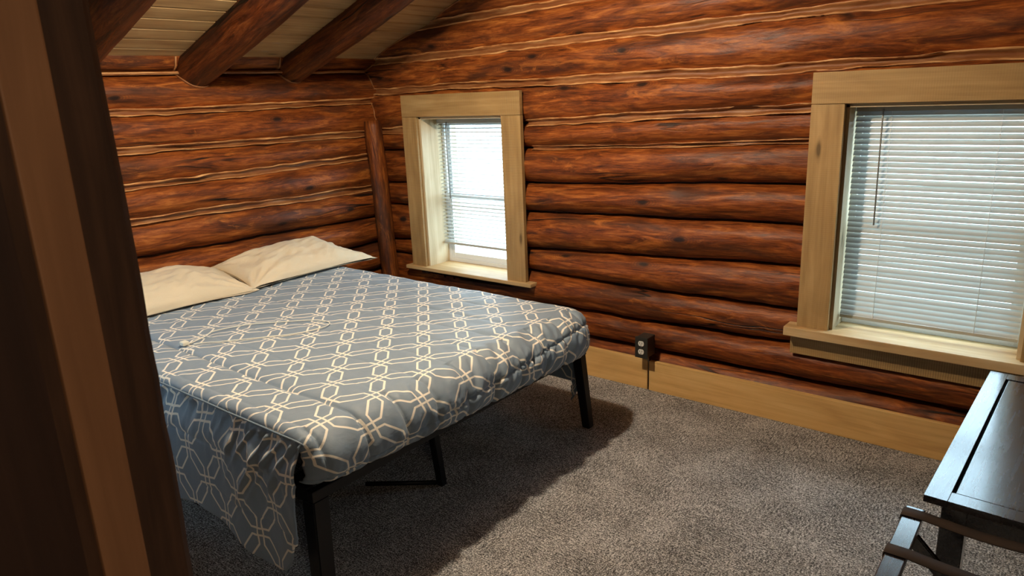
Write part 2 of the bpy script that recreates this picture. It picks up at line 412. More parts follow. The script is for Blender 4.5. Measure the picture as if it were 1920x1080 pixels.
# scribe line where the two walls meet, upper part, and along the gable
def surf_back(s, z):
    for i in range(len(BG) - 1):
        if BG[i](s) <= z <= BG[i + 1](s):
            zb = BG[i](s) + .003; zt = BG[i + 1](s) - .003; q = max(-1, min(1, (z - (zb + zt) / 2) / ((zt - zb) / 2)))
            return WY - prof(i, BG, s, math.asin(q), i + 1.5, .112)[1]
    return WY
def surf_left(s, z):
    for i in range(len(LG) - 1):
        if LG[i](s) <= z <= LG[i + 1](s):
            zb = LG[i](s) + .003; zt = LG[i + 1](s) - .003; q = max(-1, min(1, (z - (zb + zt) / 2) / ((zt - zb) / 2)))
            return WX + prof(i, LG, s, math.asin(q), i + 1.5, .125)[1]
    return WX
pts = []
z = 1.50
while z < 1.985:
    pts.append((surf_left(3.56, z) + .002, surf_back(-4.08, z) - .002, z)); z += .01
tube_mesh('corner_scribe', pts, .0045, M['chink'], wb, 6)
pts = []
x = -4.05
while x < -1.2:
    z = ceil_z(x) - .004; pts.append((x, surf_back(x, z) - .002 + .003 * N(x * 9), z + .006 * N(x * 4))); x += .03
tube_mesh('gable_scribe', pts, .005, M['chink'], wb, 6)

# ------------------------------------------------------------------ ceiling
def ceiling_planks():
    bm = bmesh.new(); uvl = bm.loops.layers.uv.new('UVMap'); sl = math.atan(.345); ex = Vector((math.cos(sl), 0, math.sin(sl))); nz = Vector((-math.sin(sl), 0, math.cos(sl)))
    o0 = Vector((-4.20, 0, ceil_z(-4.20))); w = .118; k = 0; L = (RIDGE + 4.20) / math.cos(sl)
    while k * w < L:
        off = random.uniform(0, 40)
        a0 = k * w; a1 = a0 + w - .003; g = .007
        cs = [(a0, .03), (a0, g), (a0 + g, 0), (a1 - g, 0), (a1, g), (a1, .03)]
        ys = [-.3] + [random.uniform(.6, 3.2)] + [3.84]
        ys = [-.3, 3.84] if random.random() < .5 else ys
        for q in range(len(ys) - 1):
            ya, yb = ys[q] + .0012, ys[q + 1] - .0012; o2 = off + q * 5.3
            va = [bm.verts.new(o0 + ex * a + nz * h_ + Vector((0, ya, 0))) for a, h_ in cs]
            vb = [bm.verts.new(o0 + ex * a + nz * h_ + Vector((0, yb, 0))) for a, h_ in cs]
            for i in range(5):
                f = bm.faces.new((va[i], vb[i], vb[i + 1], va[i + 1]))
                for lp_, (yy, aa) in zip(f.loops, ((ya, cs[i][0]), (yb, cs[i][0]), (yb, cs[i + 1][0]), (ya, cs[i + 1][0]))): lp_[uvl].uv = (yy + o2, aa + o2)
        k += 1
    me = bpy.data.meshes.new('ceiling'); bm.to_mesh(me); bm.free()
    return link('ceiling', me, M['plank'], None, False)
ce = tag(ceiling_planks(), 'sloping ceiling of narrow tan planks between the rafters', 'ceiling', kind='structure')
def quad(name, vs, mat, parent=None, th=None):
    me = bpy.data.meshes.new(name); me.from_pydata(vs, [], [tuple(range(len(vs)))]); ul = me.uv_layers.new(name='UVMap')
    for i, v in enumerate(vs): ul.data[i].uv = (v[1], v[0])
    o = link(name, me, mat, parent, False)
    if th:
        m = o.modifiers.new('s', 'SOLIDIFY'); m.thickness = th; m.offset = 0
    return o
zr = ceil_z(RIDGE)
quad('roof_deck', [(-4.35, -.3, ceil_z(-4.35) + .08), (RIDGE, -.3, zr + .08), (RIDGE, 3.84, zr + .08), (-4.35, 3.84, ceil_z(-4.35) + .08)], M['doordark'], ce, .03)
quad('roof_deck', [(-4.35, .26, 2.0), (-4.35, .44, 2.0), (-1.05, .44, 2.9), (-1.05, .26, 2.9)], M['doordark'], ce, .03)
quad('roof_deck', [(RIDGE, -.3, zr + .03), (2.4, -.3, zr - .6), (2.4, 3.84, zr - .6), (RIDGE, 3.84, zr + .03)], M['plank'], ce, .03)
def rafter(y, r, label, seed):
    pts = []; x = -4.16
    while x < RIDGE:
        pts.append((x, y + .012 * N(x * .9, seed), ceil_z(x) - r * .42 + .006 * N(x * 1.3, seed + 4))); x += .05
    def rf(L, a): return r * (1 + .05 * N(L * 1.5, math.cos(a) * 1.5, seed + math.sin(a)) + .025 * N(L * 6, math.cos(a) * 3, seed + 3 * math.sin(a)) - (.06 if L < .08 else 0) * (1 - L / .08))
    o = tube_mesh('log_rafter', pts, r, M['rafter'], None, 32, True, rf, seed * 2.3)
    return tag(o, label, 'rafter', 'log rafters under the sloping ceiling')
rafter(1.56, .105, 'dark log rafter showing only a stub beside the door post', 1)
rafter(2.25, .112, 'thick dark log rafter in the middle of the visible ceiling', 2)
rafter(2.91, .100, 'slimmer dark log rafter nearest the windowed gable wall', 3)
rafter(.9, .105, 'dark log rafter hidden behind the door post', 4) if False else None
# tan scribed collars round the rafter ends
for y, r in ((2.25, .112), (2.91, .100)):
    pts = []
    for k in range(0, 17):
        a_ = PI + (PI * .62) * k / 16 if True else 0
        yy = y + (r + .012) * math.cos(a_); zz = ceil_z(-4.06) - r * .42 + (r + .010) * math.sin(a_)
        pts.append((surf_left(yy, zz) + .004, yy, zz))
    zt = 1.985
    pts = [(surf_left(pts[0][1], zt) + .002, pts[0][1] - .004, zt)] + pts
    tube_mesh('rafter_scribe', pts, .006, M['chink'], wl, 6)
pts = []
y = .5
while y < 3.5:
    z = 1.992 + .004 * N(y * 3); pts.append((surf_left(y, min(z, 2.05)) + .004, y, z)); y += .03
tube_mesh('ceiling_scribe', pts, .006, M['chink'], wl, 6)
pts = []
y = .5
while y < 3.5:
    z = LG[10](y); 
    if not any(abs(y - q) < .11 for q in (2.25, 2.91, 1.56)) or True: pts.append((WX + .09, y, z + .004 * N(y * 5)))
    y += .03
tube_mesh('plate_scribe', pts, .010, M['chink'], wl, 6)

# ------------------------------------------------------------------ floor, base boards, other walls
fl = boxes('floor', [(-4.35, 2.4, .26, 3.84, -.08, 0), (-1.7, 2.4, -2.4, .26, -.08, 0)], M['carpet'], None, 0)
tag(fl, 'mottled grey loop pile carpet', 'floor', kind='structure')
b1 = boxes('baseboard_back', [(-4.02, -1.862, 3.518, 3.542, 0, .186)], M['base'], None, .003)
b2 = boxes('baseboard_back', [(-1.850, 2.2, 3.515, 3.542, 0, .182)], M['base'], None, .003)
tag(b1, 'honey coloured baseboard left of the outlet, running behind the bed', 'baseboard', kind='structure')
tag(b2, 'long honey coloured baseboard right of the outlet, passing under the large window', 'baseboard', kind='structure')
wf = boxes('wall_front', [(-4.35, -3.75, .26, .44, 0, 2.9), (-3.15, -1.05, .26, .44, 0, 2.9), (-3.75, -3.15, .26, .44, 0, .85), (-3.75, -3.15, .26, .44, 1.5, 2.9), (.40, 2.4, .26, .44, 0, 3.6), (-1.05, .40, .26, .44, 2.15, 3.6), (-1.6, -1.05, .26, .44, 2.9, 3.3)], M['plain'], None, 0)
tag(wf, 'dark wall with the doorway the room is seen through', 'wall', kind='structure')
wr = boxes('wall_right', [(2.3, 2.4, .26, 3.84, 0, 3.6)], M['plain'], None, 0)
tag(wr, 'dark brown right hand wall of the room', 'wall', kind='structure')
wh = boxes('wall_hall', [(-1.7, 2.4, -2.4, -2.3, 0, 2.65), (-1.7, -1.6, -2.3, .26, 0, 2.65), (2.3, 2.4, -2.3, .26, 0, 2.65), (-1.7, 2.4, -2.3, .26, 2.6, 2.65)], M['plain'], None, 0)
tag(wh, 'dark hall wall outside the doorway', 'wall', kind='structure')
# doorway: jamb seen at the left edge of the picture
d1 = empty('door_1', (-1.05, .35, 0), 'dark wooden doorway frame at the left edge', 'doorway', kind='structure')
def post_mesh():
    # rough-sawn post: slightly wavy edges
    P = []; UV = []; n = 60
    cs = [(-1.045, .30), (-1.045, .386), (-1.045, .436), (-1.052, .446), (-1.10, .446), (-1.10, .30)]
    for i in range(n + 1):
        z = 2.2 * i / n; row = []; ur = []
        for k, (x_, y_) in enumerate(cs):
            row.append((x_ + .003 * N(z * 2, k * .4), y_ + (.004 * N(z * 3, 3) + .002 * N(z * 14, 5) if k in (2, 3) else 0), z)); ur.append((z, k * .05))
        P.append(row); UV.append(ur)
    return P, UV
P, UV = post_mesh()
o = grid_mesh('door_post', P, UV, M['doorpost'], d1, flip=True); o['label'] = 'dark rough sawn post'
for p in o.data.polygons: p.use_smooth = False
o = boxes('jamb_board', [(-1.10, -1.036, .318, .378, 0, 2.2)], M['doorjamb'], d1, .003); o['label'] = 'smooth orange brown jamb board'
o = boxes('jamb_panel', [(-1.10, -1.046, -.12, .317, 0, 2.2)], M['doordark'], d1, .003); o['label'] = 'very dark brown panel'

# ------------------------------------------------------------------ corner post
pts = []
for k in range(40):
    tt = k / 39; z = .0 + 1.565 * tt
    xx = -3.895 - .075 * tt + .008 * N(z * 2, 8); yy = 3.43 - .01 * tt + .006 * N(z * 2.3, 18)
    pts.append((xx, yy, z))
def rp(L, a): return (.062 + .004 * N(L * 3, math.cos(a), math.sin(a)) + .003 * N(L * 9, math.cos(a) * 2, 4 + math.sin(a)) + .045 * max(0, 1 - L / .55) ** 2) * (1 - .10 * max(0, (L - 1.52) / .05))
o = tube_mesh('corner_post', pts, .062, M['post'], None, 20, True, rp, 3.3)
tag(o, 'short peeled log post standing in the corner beside the small window', 'post')

# ------------------------------------------------------------------ windows
def window(idx, X0, X1, casL, casR, zs, zhb, zct, yf, yblind, yglass, mats, apron, sillx, sillz, labels, sill_front):
    cen = (X0 + X1) / 2
    w = empty('window_%d' % idx, (cen, yf, zs), labels, 'window', kind='structure')
    cm, lm = mats
    boxes('head_casing', [(casL, casR, yf, yf + .030, zhb, zct)], cm, w, .002)
    boxes('side_casing', [(casL, X0, yf + .001, yf + .030, zs, zhb - .002)], cm, w, .002)
    boxes('side_casing', [(X1, casR, yf + .001, yf + .030, zs, zhb - .002)], cm, w, .002)
    a, b_ = X0 + .012, X1 - .012
    # liner boards of the deep reveal
    boxes('jamb_liner', [(a - .02, a + .004, yf + .028, 3.875, zs, zhb - .004)], lm, w, .001)
    boxes('jamb_liner', [(b_ - .004, b_ + .02, yf + .028, 3.875, zs, zhb - .004)], lm, w, .001)
    boxes('jamb_liner', [(a - .02, b_ + .02, yf + .028, 3.875, zhb - .018, zhb + .004)], lm, w, .001)
    # outer framing
    boxes('rough_frame', [(a - .09, a - .021, yf + .031, 3.86, zs - .06, zhb + .06), (b_ + .021, b_ + .09, yf + .031, 3.86, zs - .06, zhb + .06), (a - .09, b_ + .09, yf + .031, 3.86, zhb + .005, zhb + .08), (a - .09, b_ + .09, WY, 3.86, zs - .09, zs - sillz)], M['doordark'], w, 0)
    s = boxes('window_sill', [(sillx[0], sillx[1], sill_front, yglass + .02, zs - sillz, zs)], M['sill'], w, .004)
    if apron: boxes('apron', [(sillx[0] + .02, sillx[1] - .02, yf + .022, yf + .036, apron, zs - sillz)], M['casing'], w, .002)
    # vinyl sashes
    x0, x1 = a + .004, b_ - .004; z0, z1 = zs, zhb - .018; g = yglass; zm = z0 + (z1 - z0) * .46
    boxes('sash_frame', [(x0, x0 + .022, g - .015, g + .04, z0, z1), (x1 - .022, x1, g - .015, g + .04, z0, z1), (x0 + .022, x1 - .022, g - .014, g + .039, z0, z0 + .028), (x0 + .022, x1 - .022, g - .014, g + .039, z1 - .022, z1)], M['vinyl'], w, .002)
    lo = boxes('lower_sash', [(x0 + .022, x0 + .052, g - .008, g + .012, z0 + .028, zm), (x1 - .052, x1 - .022, g - .008, g + .012, z0 + .028, zm), (x0 + .052, x1 - .052, g - .007, g + .011, z0 + .028, z0 + .066), (x0 + .022, x1 - .022, g - .012, g + .012, zm + .0005, zm + .030)], M['vinyl'], w, .002)
    up = boxes('upper_sash', [(x0 + .022, x0 + .048, g + .014, g + .034, zm, z1 - .02), (x1 - .048, x1 - .022, g + .014, g + .034, zm, z1 - .02), (x0 + .048, x1 - .048, g + .0145, g + .033, zm - .008, zm + .030), (x0 + .048, x1 - .048, g + .0145, g + .033, z1 - .05, z1 - .022)], M['vinyl'], w, .002)
    boxes('glass_pane', [(x0 + .05, x1 - .05, g, g + .003, z0 + .06, zm)], M['glass'], lo, 0)
    boxes('glass_pane', [(x0 + .046, x1 - .046, g + .022, g + .025, zm + .025, z1 - .045)], M['glass'], up, 0)
    return a + .006, b_ - .006

def blind(x0, x1, ztop, zbot, y, pitch, width, tilt, label, wandx, wandlen, cords, ladder_x):
    e = empty('window_blind', ((x0 + x1) / 2, y, zbot), label, 'blind')
    boxes('headrail', [(x0, x1, y - .013, y + .013, ztop - .006, ztop + .022)], M['slat'], e, .002)
    n = int((ztop - .012 - zbot - .02) / pitch)
    P = []; fs = []; vs = []; uvs = []
    for k in range(n + 1):
        zc = ztop - .014 - k * (ztop - .014 - zbot - .02) / n
        tl = tilt + random.uniform(-.03, .03); dz = random.uniform(-.0008, .0008); sag = 0
        base = len(vs); m = 6; nx = 12
        for a_ in range(nx + 1):
            xx = x0 + (x1 - x0) * a_ / nx
            for j in range(m):
                q = (j / (m - 1) - .5) * width; arch = .0018 * (1 - (2 * j / (m - 1) - 1) ** 2)
                yy = q * math.cos(tl) - arch * math.sin(tl); zz = q * math.sin(tl) + arch * math.cos(tl)
                vs.append((xx, y + yy, zc + dz + zz + .0012 * N(xx * 3, k * 1.7)))
        for a_ in range(nx):
            for j in range(m - 1):
                v0 = base + a_ * m + j; fs.append((v0, v0 + m, v0 + m + 1, v0 + 1))
    me = bpy.data.meshes.new('slats'); me.from_pydata(vs, [], fs)
    link('slats', me, M['slat'], e)
    boxes('bottom_rail', [(x0, x1, y - .012, y + .012, zbot - .006, zbot + .010)], M['slat'], e, .003)
    for lx in ladder_x:
        tube_mesh('ladder_cord', [(lx, y - width / 2 * abs(math.cos(tilt)) - .003, ztop), (lx, y - width / 2 * abs(math.cos(tilt)) - .003, zbot)], .0011, M['cord'], e, 5)
    tube_mesh('tilt_wand', [(wandx, y - .018, ztop + .004), (wandx + .001, y - .026, ztop - .04), (wandx + .004, y - .024, ztop - wandlen)], .0038, M['wand'], e, 6)
    if cords:
        tube_mesh('lift_cord', [(cords[0], y - .017, ztop), (cords[0] + .003, y - .020, ztop - cords[1] * .5), (cords[0], y - .018, ztop - cords[1])], .0013, M['cord'], e, 5)
    return e
a, b = window(1, -3.618, -2.874, -3.753, -2.722, .540, 1.583, 1.726, 3.500, 3.69, 3.745, (M['casing'], M['liner']), None, (-3.80, -2.665), .024, 'small narrow window with white blind beyond the bed', 3.474)
blind(a + .004, b - .004, 1.535, .685, 3.690, .0255, .024, .25, 'white mini blind with open slats in the small window beside the bed', -3.50, .52, (-3.505, .80), (-3.47, -3.0))
a, b = window(2, -.888, -.120, -1.033, .022, .540, 1.606, 1.745, 3.500, 3.62, 3.70, (M['casing2'], M['liner']), .388, (-1.085, .075), .045, 'large window with pale wooden casing above the dark table', 3.462)
blind(a + .004, b - .004, 1.572, .590, 3.628, .0255, .0262, .98, 'white mini blind with nearly closed slats in the large window', -.752, .52, None, (-.717, -.305))

# ------------------------------------------------------------------ outlet box
ob = empty('wall_outlet', (-1.85, 3.52, .24), 'dark surface mounted electrical outlet box on the lowest logs', 'outlet')
boxes('outlet_box', [(-1.900, -1.828, 3.452, 3.545, .222, .340)], M['blackplastic'], ob, .004)
cp = boxes('cover_plate', [(-1.904, -1.824, 3.445, 3.453, .218, .344)], M['blackplastic'], ob, .003)
for zc in (.306, .257):
    bm = bmesh.new(); r = bmesh.ops.create_cone(bm, cap_ends=True, segments=24, radius1=.0185, radius2=.0178, depth=.004)
    for v in bm.verts: v.co.x *= 1.0; v.co.y = max(-.0145, min(.0145, v.co.y))
    bmesh.ops.transform(bm, matrix=Matrix.Translation((-1.864, 3.4435, zc)) @ Matrix.Rotation(PI / 2, 4, 'X'), verts=bm.verts)
    me = bpy.data.meshes.new('receptacle'); bm.to_mesh(me); bm.free(); rc = link('receptacle', me, M['outlet'], ob, False); rc['label'] = 'white receptacle'
    boxes('slot', [(-1.872, -1.8695, 3.4403, 3.4420, zc - .001, zc + .009), (-1.8585, -1.856, 3.4403, 3.4420, zc - .001, zc + .009), (-1.8665, -1.8615, 3.4403, 3.4420, zc - .010, zc - .006)], M['slot'], rc, 0)
tube_mesh('conduit', [(-1.856, 3.512, .222), (-1.856, 3.510, .19), (-1.856, 3.530, .17), (-1.856, 3.532, .0)], .006, M['conduit'], ob, 8)
boxes('screw', [(-1.8665, -1.8615, 3.4435, 3.4455, .279, .284)], M['conduit'], ob, .001)

# ------------------------------------------------------------------ bed frame
bf = empty('bed_frame', (-2.9, 2.05, 0), 'black metal platform bed frame under the patterned comforter', 'bed frame')
def taper_leg(name, x0, y0, x1, y1, w0, w1, h, parent):
    bm = bmesh.new(); vs = []
    for (cx, cy, w, z) in ((x0, y0, w0, 0), (x1, y1, w1, h)):
        for sx, sy in ((-1, -1), (1, -1), (1, 1), (-1, 1)): vs.append(bm.verts.new((cx + sx * w / 2, cy + sy * w / 2, z)))
    for q in ((3, 2, 1, 0), (4, 5, 6, 7), (0, 1, 5, 4), (1, 2, 6, 5), (2, 3, 7, 6), (3, 0, 4, 7)): bm.faces.new([vs[i] for i in q])
    bmesh.ops.bevel(bm, geom=list(bm.edges), offset=.004, segments=2, affect='EDGES')
    me = bpy.data.meshes.new(name); bm.to_mesh(me); bm.free(); return link(name, me, M['blackmetal'], parent, False)
XF = -1.875
boxes('foot_rail', [(XF - .03, XF, 1.215, 2.89, .415, .455)], M['blackmetal'], bf, .003)
boxes('side_rail', [(-3.94, XF - .03, 1.215, 1.245, .405, .462)], M['blackmetal'], bf, .003)
boxes('side_rail', [(-3.94, XF - .03, 2.83, 2.86, .405, .462)], M['blackmetal'], bf, .003)
boxes('center_beam', [(-3.94, XF - .03, 2.01, 2.05, .405, .440)], M['blackmetal'], bf, .003)
boxes('head_rail', [(-3.97, -3.94, 1.215, 2.86, .405, .462)], M['blackmetal'], bf, .003)
boxes('slats', [(-3.9 + k * .17, -3.84 + k * .17, 1.245, 2.83, .444, .458) for k in range(12)], M['blackmetal'], bf, .001)
taper_leg('leg', XF - .012, 1.225, XF - .035, 1.25, .060, .066, .415, bf)
taper_leg('leg', XF - .012, 2.915, XF - .032, 2.868, .046, .052, .415, bf)
taper_leg('leg', -3.92, 1.23, -3.90, 1.25, .056, .066, .405, bf)
taper_leg('leg', -3.92, 2.84, -3.90, 2.82, .056, .066, .405, bf)
def center_leg(x):
    taper_leg('leg', x, 2.05, x - .03, 2.03, .036, .040, .405, bf)
for xx in (-2.12, -3.1): center_leg(xx)
tube_mesh('floor_brace', [(-2.12, 2.05, .012), (-2.40, 1.84, .012)], .011, M['blackmetal'], bf, 8)
boxes('floor_brace', [(-3.3, -2.9, 1.30, 1.325, .0, .02)], M['blackmetal'], bf, .002)

# mattress: rounded slab
bm = bmesh.new(); bmesh.ops.create_cube(bm, size=1)
for v in bm.verts: v.co = Vector((-2.915 + v.co.x * 2.05, 2.045 + v.co.y * 1.60, .555 + v.co.z * .185))
bmesh.ops.bevel(bm, geom=list(bm.edges), offset=.06, segments=5, affect='EDGES')
me = bpy.data.meshes.new('mattress'); bm.to_mesh(me); bm.free()
tag(link('mattress', me, M['mattress']), 'dark mattress under the comforter, its corner showing above the bed frame', 'mattress')

# ------------------------------------------------------------------ comforter
YN, YFAR, ZT = 1.195, 2.90, .676
RF, RN = .140, .030
XB = -1.785      # outermost foot plane
def clamp(x, a=0., b=1.): return max(a, min(b, x))
def sstep(x): x = clamp(x); return x * x * (3 - 2 * x)
def seamf(u0, d): return math.exp(-(d / u0) ** 2)
US = [-3.985 + .0135 * i for i in range(int((XB - RF + 3.985) / .0135) + 1)]
arc = RF * PI / 2
u_top = XB - RF
foot_len = arc + .080
US = [-3.985 + (u_top + 3.985) * i / 150 for i in range(151)] + [u_top + foot_len * i / 64 for i in range(1, 65)]
VN_arc = RN * PI / 2
v0t, v1t = YN + RN, YFAR - .10
VS = [v0t - VN_arc + VN_arc * i / 6 for i in range(6)] + [v0t + (v1t - v0t) * i / 300 for i in range(301)] + [v1t + (.10 * PI / 2 + .33) * i / 34 for i in range(1, 35)]
def foot_profile(d):
    """d: cloth distance past u_top -> (dx, dz)"""
    if d <= 0: return 0, 0
    if d < arc: a_ = d / RF; return RF * math.sin(a_), -RF * (1 - math.cos(a_))
    e = d - arc; return RF - .42 * e * e / .080 * 1.2, -RF - e * .95
def foot_seam_u(v): # cloth u where the stitched cross seam runs on the foot face
    f = clamp((v - 1.3) / 1.5); return u_top + arc + .040 - .125 * f
vseams = [1.413 + .172 * k for k in range(-1, 9)]
P = []; UV = []
for u in US:
    row = []; ur = []
    d = u - u_top
    for v in VS:
        dx, dz = foot_profile(d)
        xx = (u if d <= 0 else u_top + dx); zz = ZT + dz; yy = v
        # side curvature
        if v < v0t:
            a_ = (v0t - v) / RN; yy = v0t - RN * math.sin(a_); zz -= RN * (1 - math.cos(a_)) * (1 if d < 0 else max(0, 1 - d / arc))
            if d > 0: yy = v0t - RN * math.sin(a_)
        if v > v1t:
            e = v - v1t
            if e < .157: a_ = e / .10; yy = v1t + .10 * math.sin(a_); zz -= .10 * (1 - math.cos(a_)) * (1 - .0 * clamp(d / arc))
            else: yy = v1t + .10 + .01 * (e - .157); zz -= .10 + (e - .157) * (1 if d < 0 else .6)
        # plan rounding of the two foot corners
        f = clamp((d + .02) / arc)
        for (edge, sgn, rc) in ((YN, 1, .085), (YFAR, -1, .17)):
            q = (yy - edge) * sgn
            if q < rc:
                back = rc - math.sqrt(max(0, rc * rc - (rc - max(q, 0)) ** 2)); xx -= back * sstep(f) * (1 if sgn > 0 else .9)
        if sgn and v > v1t - .1: zz -= .02 * sstep((v - v1t + .1) / .25) * sstep(f)
        # bottom edge rides up near the near corner, sags at the far one
        if d > arc: zz += .035 * (1 - clamp((v - 1.2) / .7)) * (d - arc) / .080 + (-.012 * clamp((v - 1.9) / .9)) * (d - arc) / .080
        # puff and sag
        edge_d = min(v - YN, YFAR - v, -d if d < 0 else 0)
        nrm = Vector((0, 0, 1)) if d <= 0 else Vector((math.sin(min(d / RF, PI / 2)), 0, math.cos(min(d / RF, PI / 2))))
        h = .006 * N(u * 2.2, v * 2.2, 3) + .004 * N(u * 7, v * 7, 1) + .0022 * N(u * 16 + v * 6, v * 20, 1)
        s_ = 0
        for vs_ in vseams:
            dv = v - vs_ + .004 * N(u * 4, vs_)
            strength = (.013 if vs_ < 1.45 and vs_ > 1.38 else .002) if d < .01 else .013
            s_ += strength * math.exp(-(abs(dv) / .0075)) * 1.3
            s_ += strength * .25 * math.exp(-(dv / .03) ** 2)
        for us_ in (-3.35, -2.75, -2.35): s_ += .0016 * math.exp(-(abs(u - us_ + .006 * N(v * 3)) / .006))
        h -= s_
        # foot cross seam with puckers
        du = u - foot_seam_u(v)
        if d > -.05:
            h -= .015 * math.exp(-(abs(du) / .007))
            env = math.exp(-(du / .055) ** 2) * (.6 + .9 * max(0, N(v * 5, 7.7)))
            h += env * (.020 * N(v * 30, du * 10 + 4) + .012 * N(v * 58 + du * 25, du * 22, 9))
            h += .012 * N(v * 26 + u * 9, u * 5, 2) * clamp(d / .05) * (.4 + .6 * clamp((v - 1.5) / .5))
        # gathers by the near edge
        if v < YN + .12: h += .009 * math.exp(-((v - YN) / .045)) * N(u * 42 + v * 18, v * 10, 5)
        xx += nrm.x * h; zz += nrm.z * h
        row.append((xx, yy, zz)); ur.append((u, v))
    P.append(row); UV.append(ur)
cf = grid_mesh('comforter', P, UV, M['comforter'])
m = cf.modifiers.new('thick', 'SOLIDIFY'); m.thickness = .007; m.offset = -1
tag(cf, 'blue grey comforter with a cream interlaced lattice pattern over the bed', 'comforter')
# near drape
hem = [(-4.0, .19), (-3.2, .18), (-2.90, .185), (-2.70, .19), (-2.55, .215), (-2.42, .205), (-2.30, .185), (-2.18, .155), (-2.08, .142), (-2.0, .148), (-1.95, .168), (-1.91, .21), (-1.885, .29)]
def hemz(x):
    for (a_, b_), (c_, d_) in zip(hem, hem[1:]):
        if x <= c_: return b_ + (d_ - b_) * (x - a_) / (c_ - a_)
    return hem[-1][1]
z_top = ZT - RN; P = []; UV = []
NX, NS = 280, 72; XE = -1.872
for i in range(NX + 1):
    q = i / NX; x = -3.985 + (XE + 3.985) * (1 - (1 - q) ** 1.25); row = []; ur = []
    for j in range(NS + 1):
        s = j / NS; tpos = s ** 1.1; top = z_top - .001; 
        # lower right corner is drawn back towards the head
        xs = x - (.015 * sstep((x + 2.35) / .45)) * tpos * 1.0
        zb = hemz(x); z = top + (zb - top) * tpos
        dl = top - z
        y = YN - .001 - .040 * sstep(dl / .12) - .045 * dl * (.4 + .6 * clamp((x + 3.0) / 1.0))
        y += .022 * N(x * 3.0, dl * .8, 2) * sstep(dl / .3) + .012 * N(x * 7, dl * 1.5, 6) * sstep(dl / .25)
        g = math.exp(-(dl / .09)) * sstep(dl / .012)
        y += g * (.024 * N(x * 26 + dl * 6, dl * 3, 1) + .012 * N(x * 50, dl * 6, 3))
        # strong diagonal pulls near the foot corner
        c1 = math.exp(-((x + 2.02) / .22) ** 2)
        for xi, sl_, amp, wd, ln in ((-1.905, .55, .020, .013, .30), (-1.965, .70, .024, .011, .22), (-2.035, .62, .022, .014, .34), (-2.12, .75, .018, .011, .18), (-2.20, .55, .014, .012, .14), (-2.31, .45, .010, .012, .12), (-2.47, .3, .007, .010, .09)):
            cxr = xi - sl_ * dl + .010 * N(dl * 9, xi * 5)
            y -= amp * math.exp(-((x - cxr) / wd) ** 2) * sstep(dl / .02) * math.exp(-(dl / ln) ** 2) * (.7 + .6 * N(dl * 16, xi * 9))
        y -= c1 * .010 * sstep(dl / .03) * math.exp(-((dl - .14) / .13) ** 2) * N((x - dl * .62) * 20, dl * 3.0, 8)
        # quilting lines
        for zz_ in (.14, .33): y += .0055 * math.exp(-abs(dl - zz_ + .004 * N(x * 3)) / .006)
        row.append((xs, y, z)); ur.append((xs, YN - dl * 1.0 - .02))
    P.append(row); UV.append(ur)
o = grid_mesh('side_drape', P, UV, M['comforter'], cf, flip=True); m = o.modifiers.new('thick', 'SOLIDIFY'); m.thickness = .009; m.offset = -1
# piping along the near top edge
pts = []; x = -3.985
while x < -1.875: pts.append((x, YN - .004 + .0015 * N(x * 9), z_top + .003 + .002 * N(x * 5, 3))); x += .02
pts.append((-1.868, YN + .004, z_top - .006)); pts.append((-1.872, YN + .016, z_top - .03)); pts.append((-1.876, YN + .02, z_top - .10))
tube_mesh('piping', pts, .0038, M['piping'], cf, 8)

# ------------------------------------------------------------------ pillows
def pillow(name, y0, y1, xc, zc, depth, thick, tilt, yaw, label, seed, droop=.0):
    n, m_ = 60, 40; W = y1 - y0; vs = []; fs = []
    def surf(side):
        base = len(vs)
        for i in range(n + 1):
            a_ = -1 + 2 * i / n
            for j in range(m_ + 1):
                b_ = -1 + 2 * j / m_
                pa = 1 - .07 * (1 - b_ * b_) ; pb = 1 - .08 * (1 - a_ * a_)
                yy = a_ * pb_fix(pa) * W / 2; xx = b_ * pb * depth / 2
                e = max(0, (1 - abs(a_) ** 2.6) * (1 - abs(b_) ** 2.4)) ** .52
                h = thick / 2 * e
                h += e * (.016 * N(a_ * 3.0, b_ * 2.2, seed) + .010 * N(a_ * 9 + b_ * 3, b_ * 5, seed + 2) + .005 * abs(N(a_ * 15 - b_ * 8, b_ * 6, seed + 5)))
                # creases radiating from corners
                for ca, cb in ((1, 1), (-1, 1), (1, -1), (-1, -1)):
                    ddx, ddy = ca - a_, cb - b_; rr = math.hypot(ddx, ddy * .6); an = math.atan2(ddy * .6, ddx)
                    h += .011 * math.exp(-(rr / .55) ** 2) * sstep(rr / .15) * math.sin(an * 14 + seed)
                if side < 0: h = -h * .45
                h -= droop * sstep((a_ - .30) / .75) * (.55 - .45 * b_) + droop * .35 * sstep((-a_ - .4) / .6) * (.5 - .5 * b_)
                vs.append((xx, yy, h))
        for i in range(n):
            for j in range(m_):
                v0 = base + i * (m_ + 1) + j; q = (v0, v0 + m_ + 1, v0 + m_ + 2, v0 + 1)
                fs.append(q if side < 0 else q[::-1])
    def pb_fix(p): return p
    surf(1); surf(-1)
    me = bpy.data.meshes.new(name); me.from_pydata(vs, [], fs)
    bm = bmesh.new(); bm.from_mesh(me); bmesh.ops.remove_doubles(bm, verts=bm.verts, dist=.0008); bm.to_mesh(me); bm.free()
    me.transform(Matrix.Rotation(yaw, 4, 'Z') @ Matrix.Rotation(tilt, 4, 'Y'))
    o = link(name, me, M['pillow']); o.location = (xc, (y0 + y1) / 2, zc)
    m = o.modifiers.new('sub', 'SUBSURF'); m.levels = 1; m.render_levels = 1
    return tag(o, label, 'pillow')
pillow('pillow', 2.13, 3.09, -3.842, .757, .42, .165, .30, .02, 'cream pillow lying nearest the small window', 1.3, .13)
pillow('pillow', 1.17, 2.185, -3.838, .752, .43, .16, .30, -.02, 'cream pillow half hidden by the door frame', 4.1, .06)

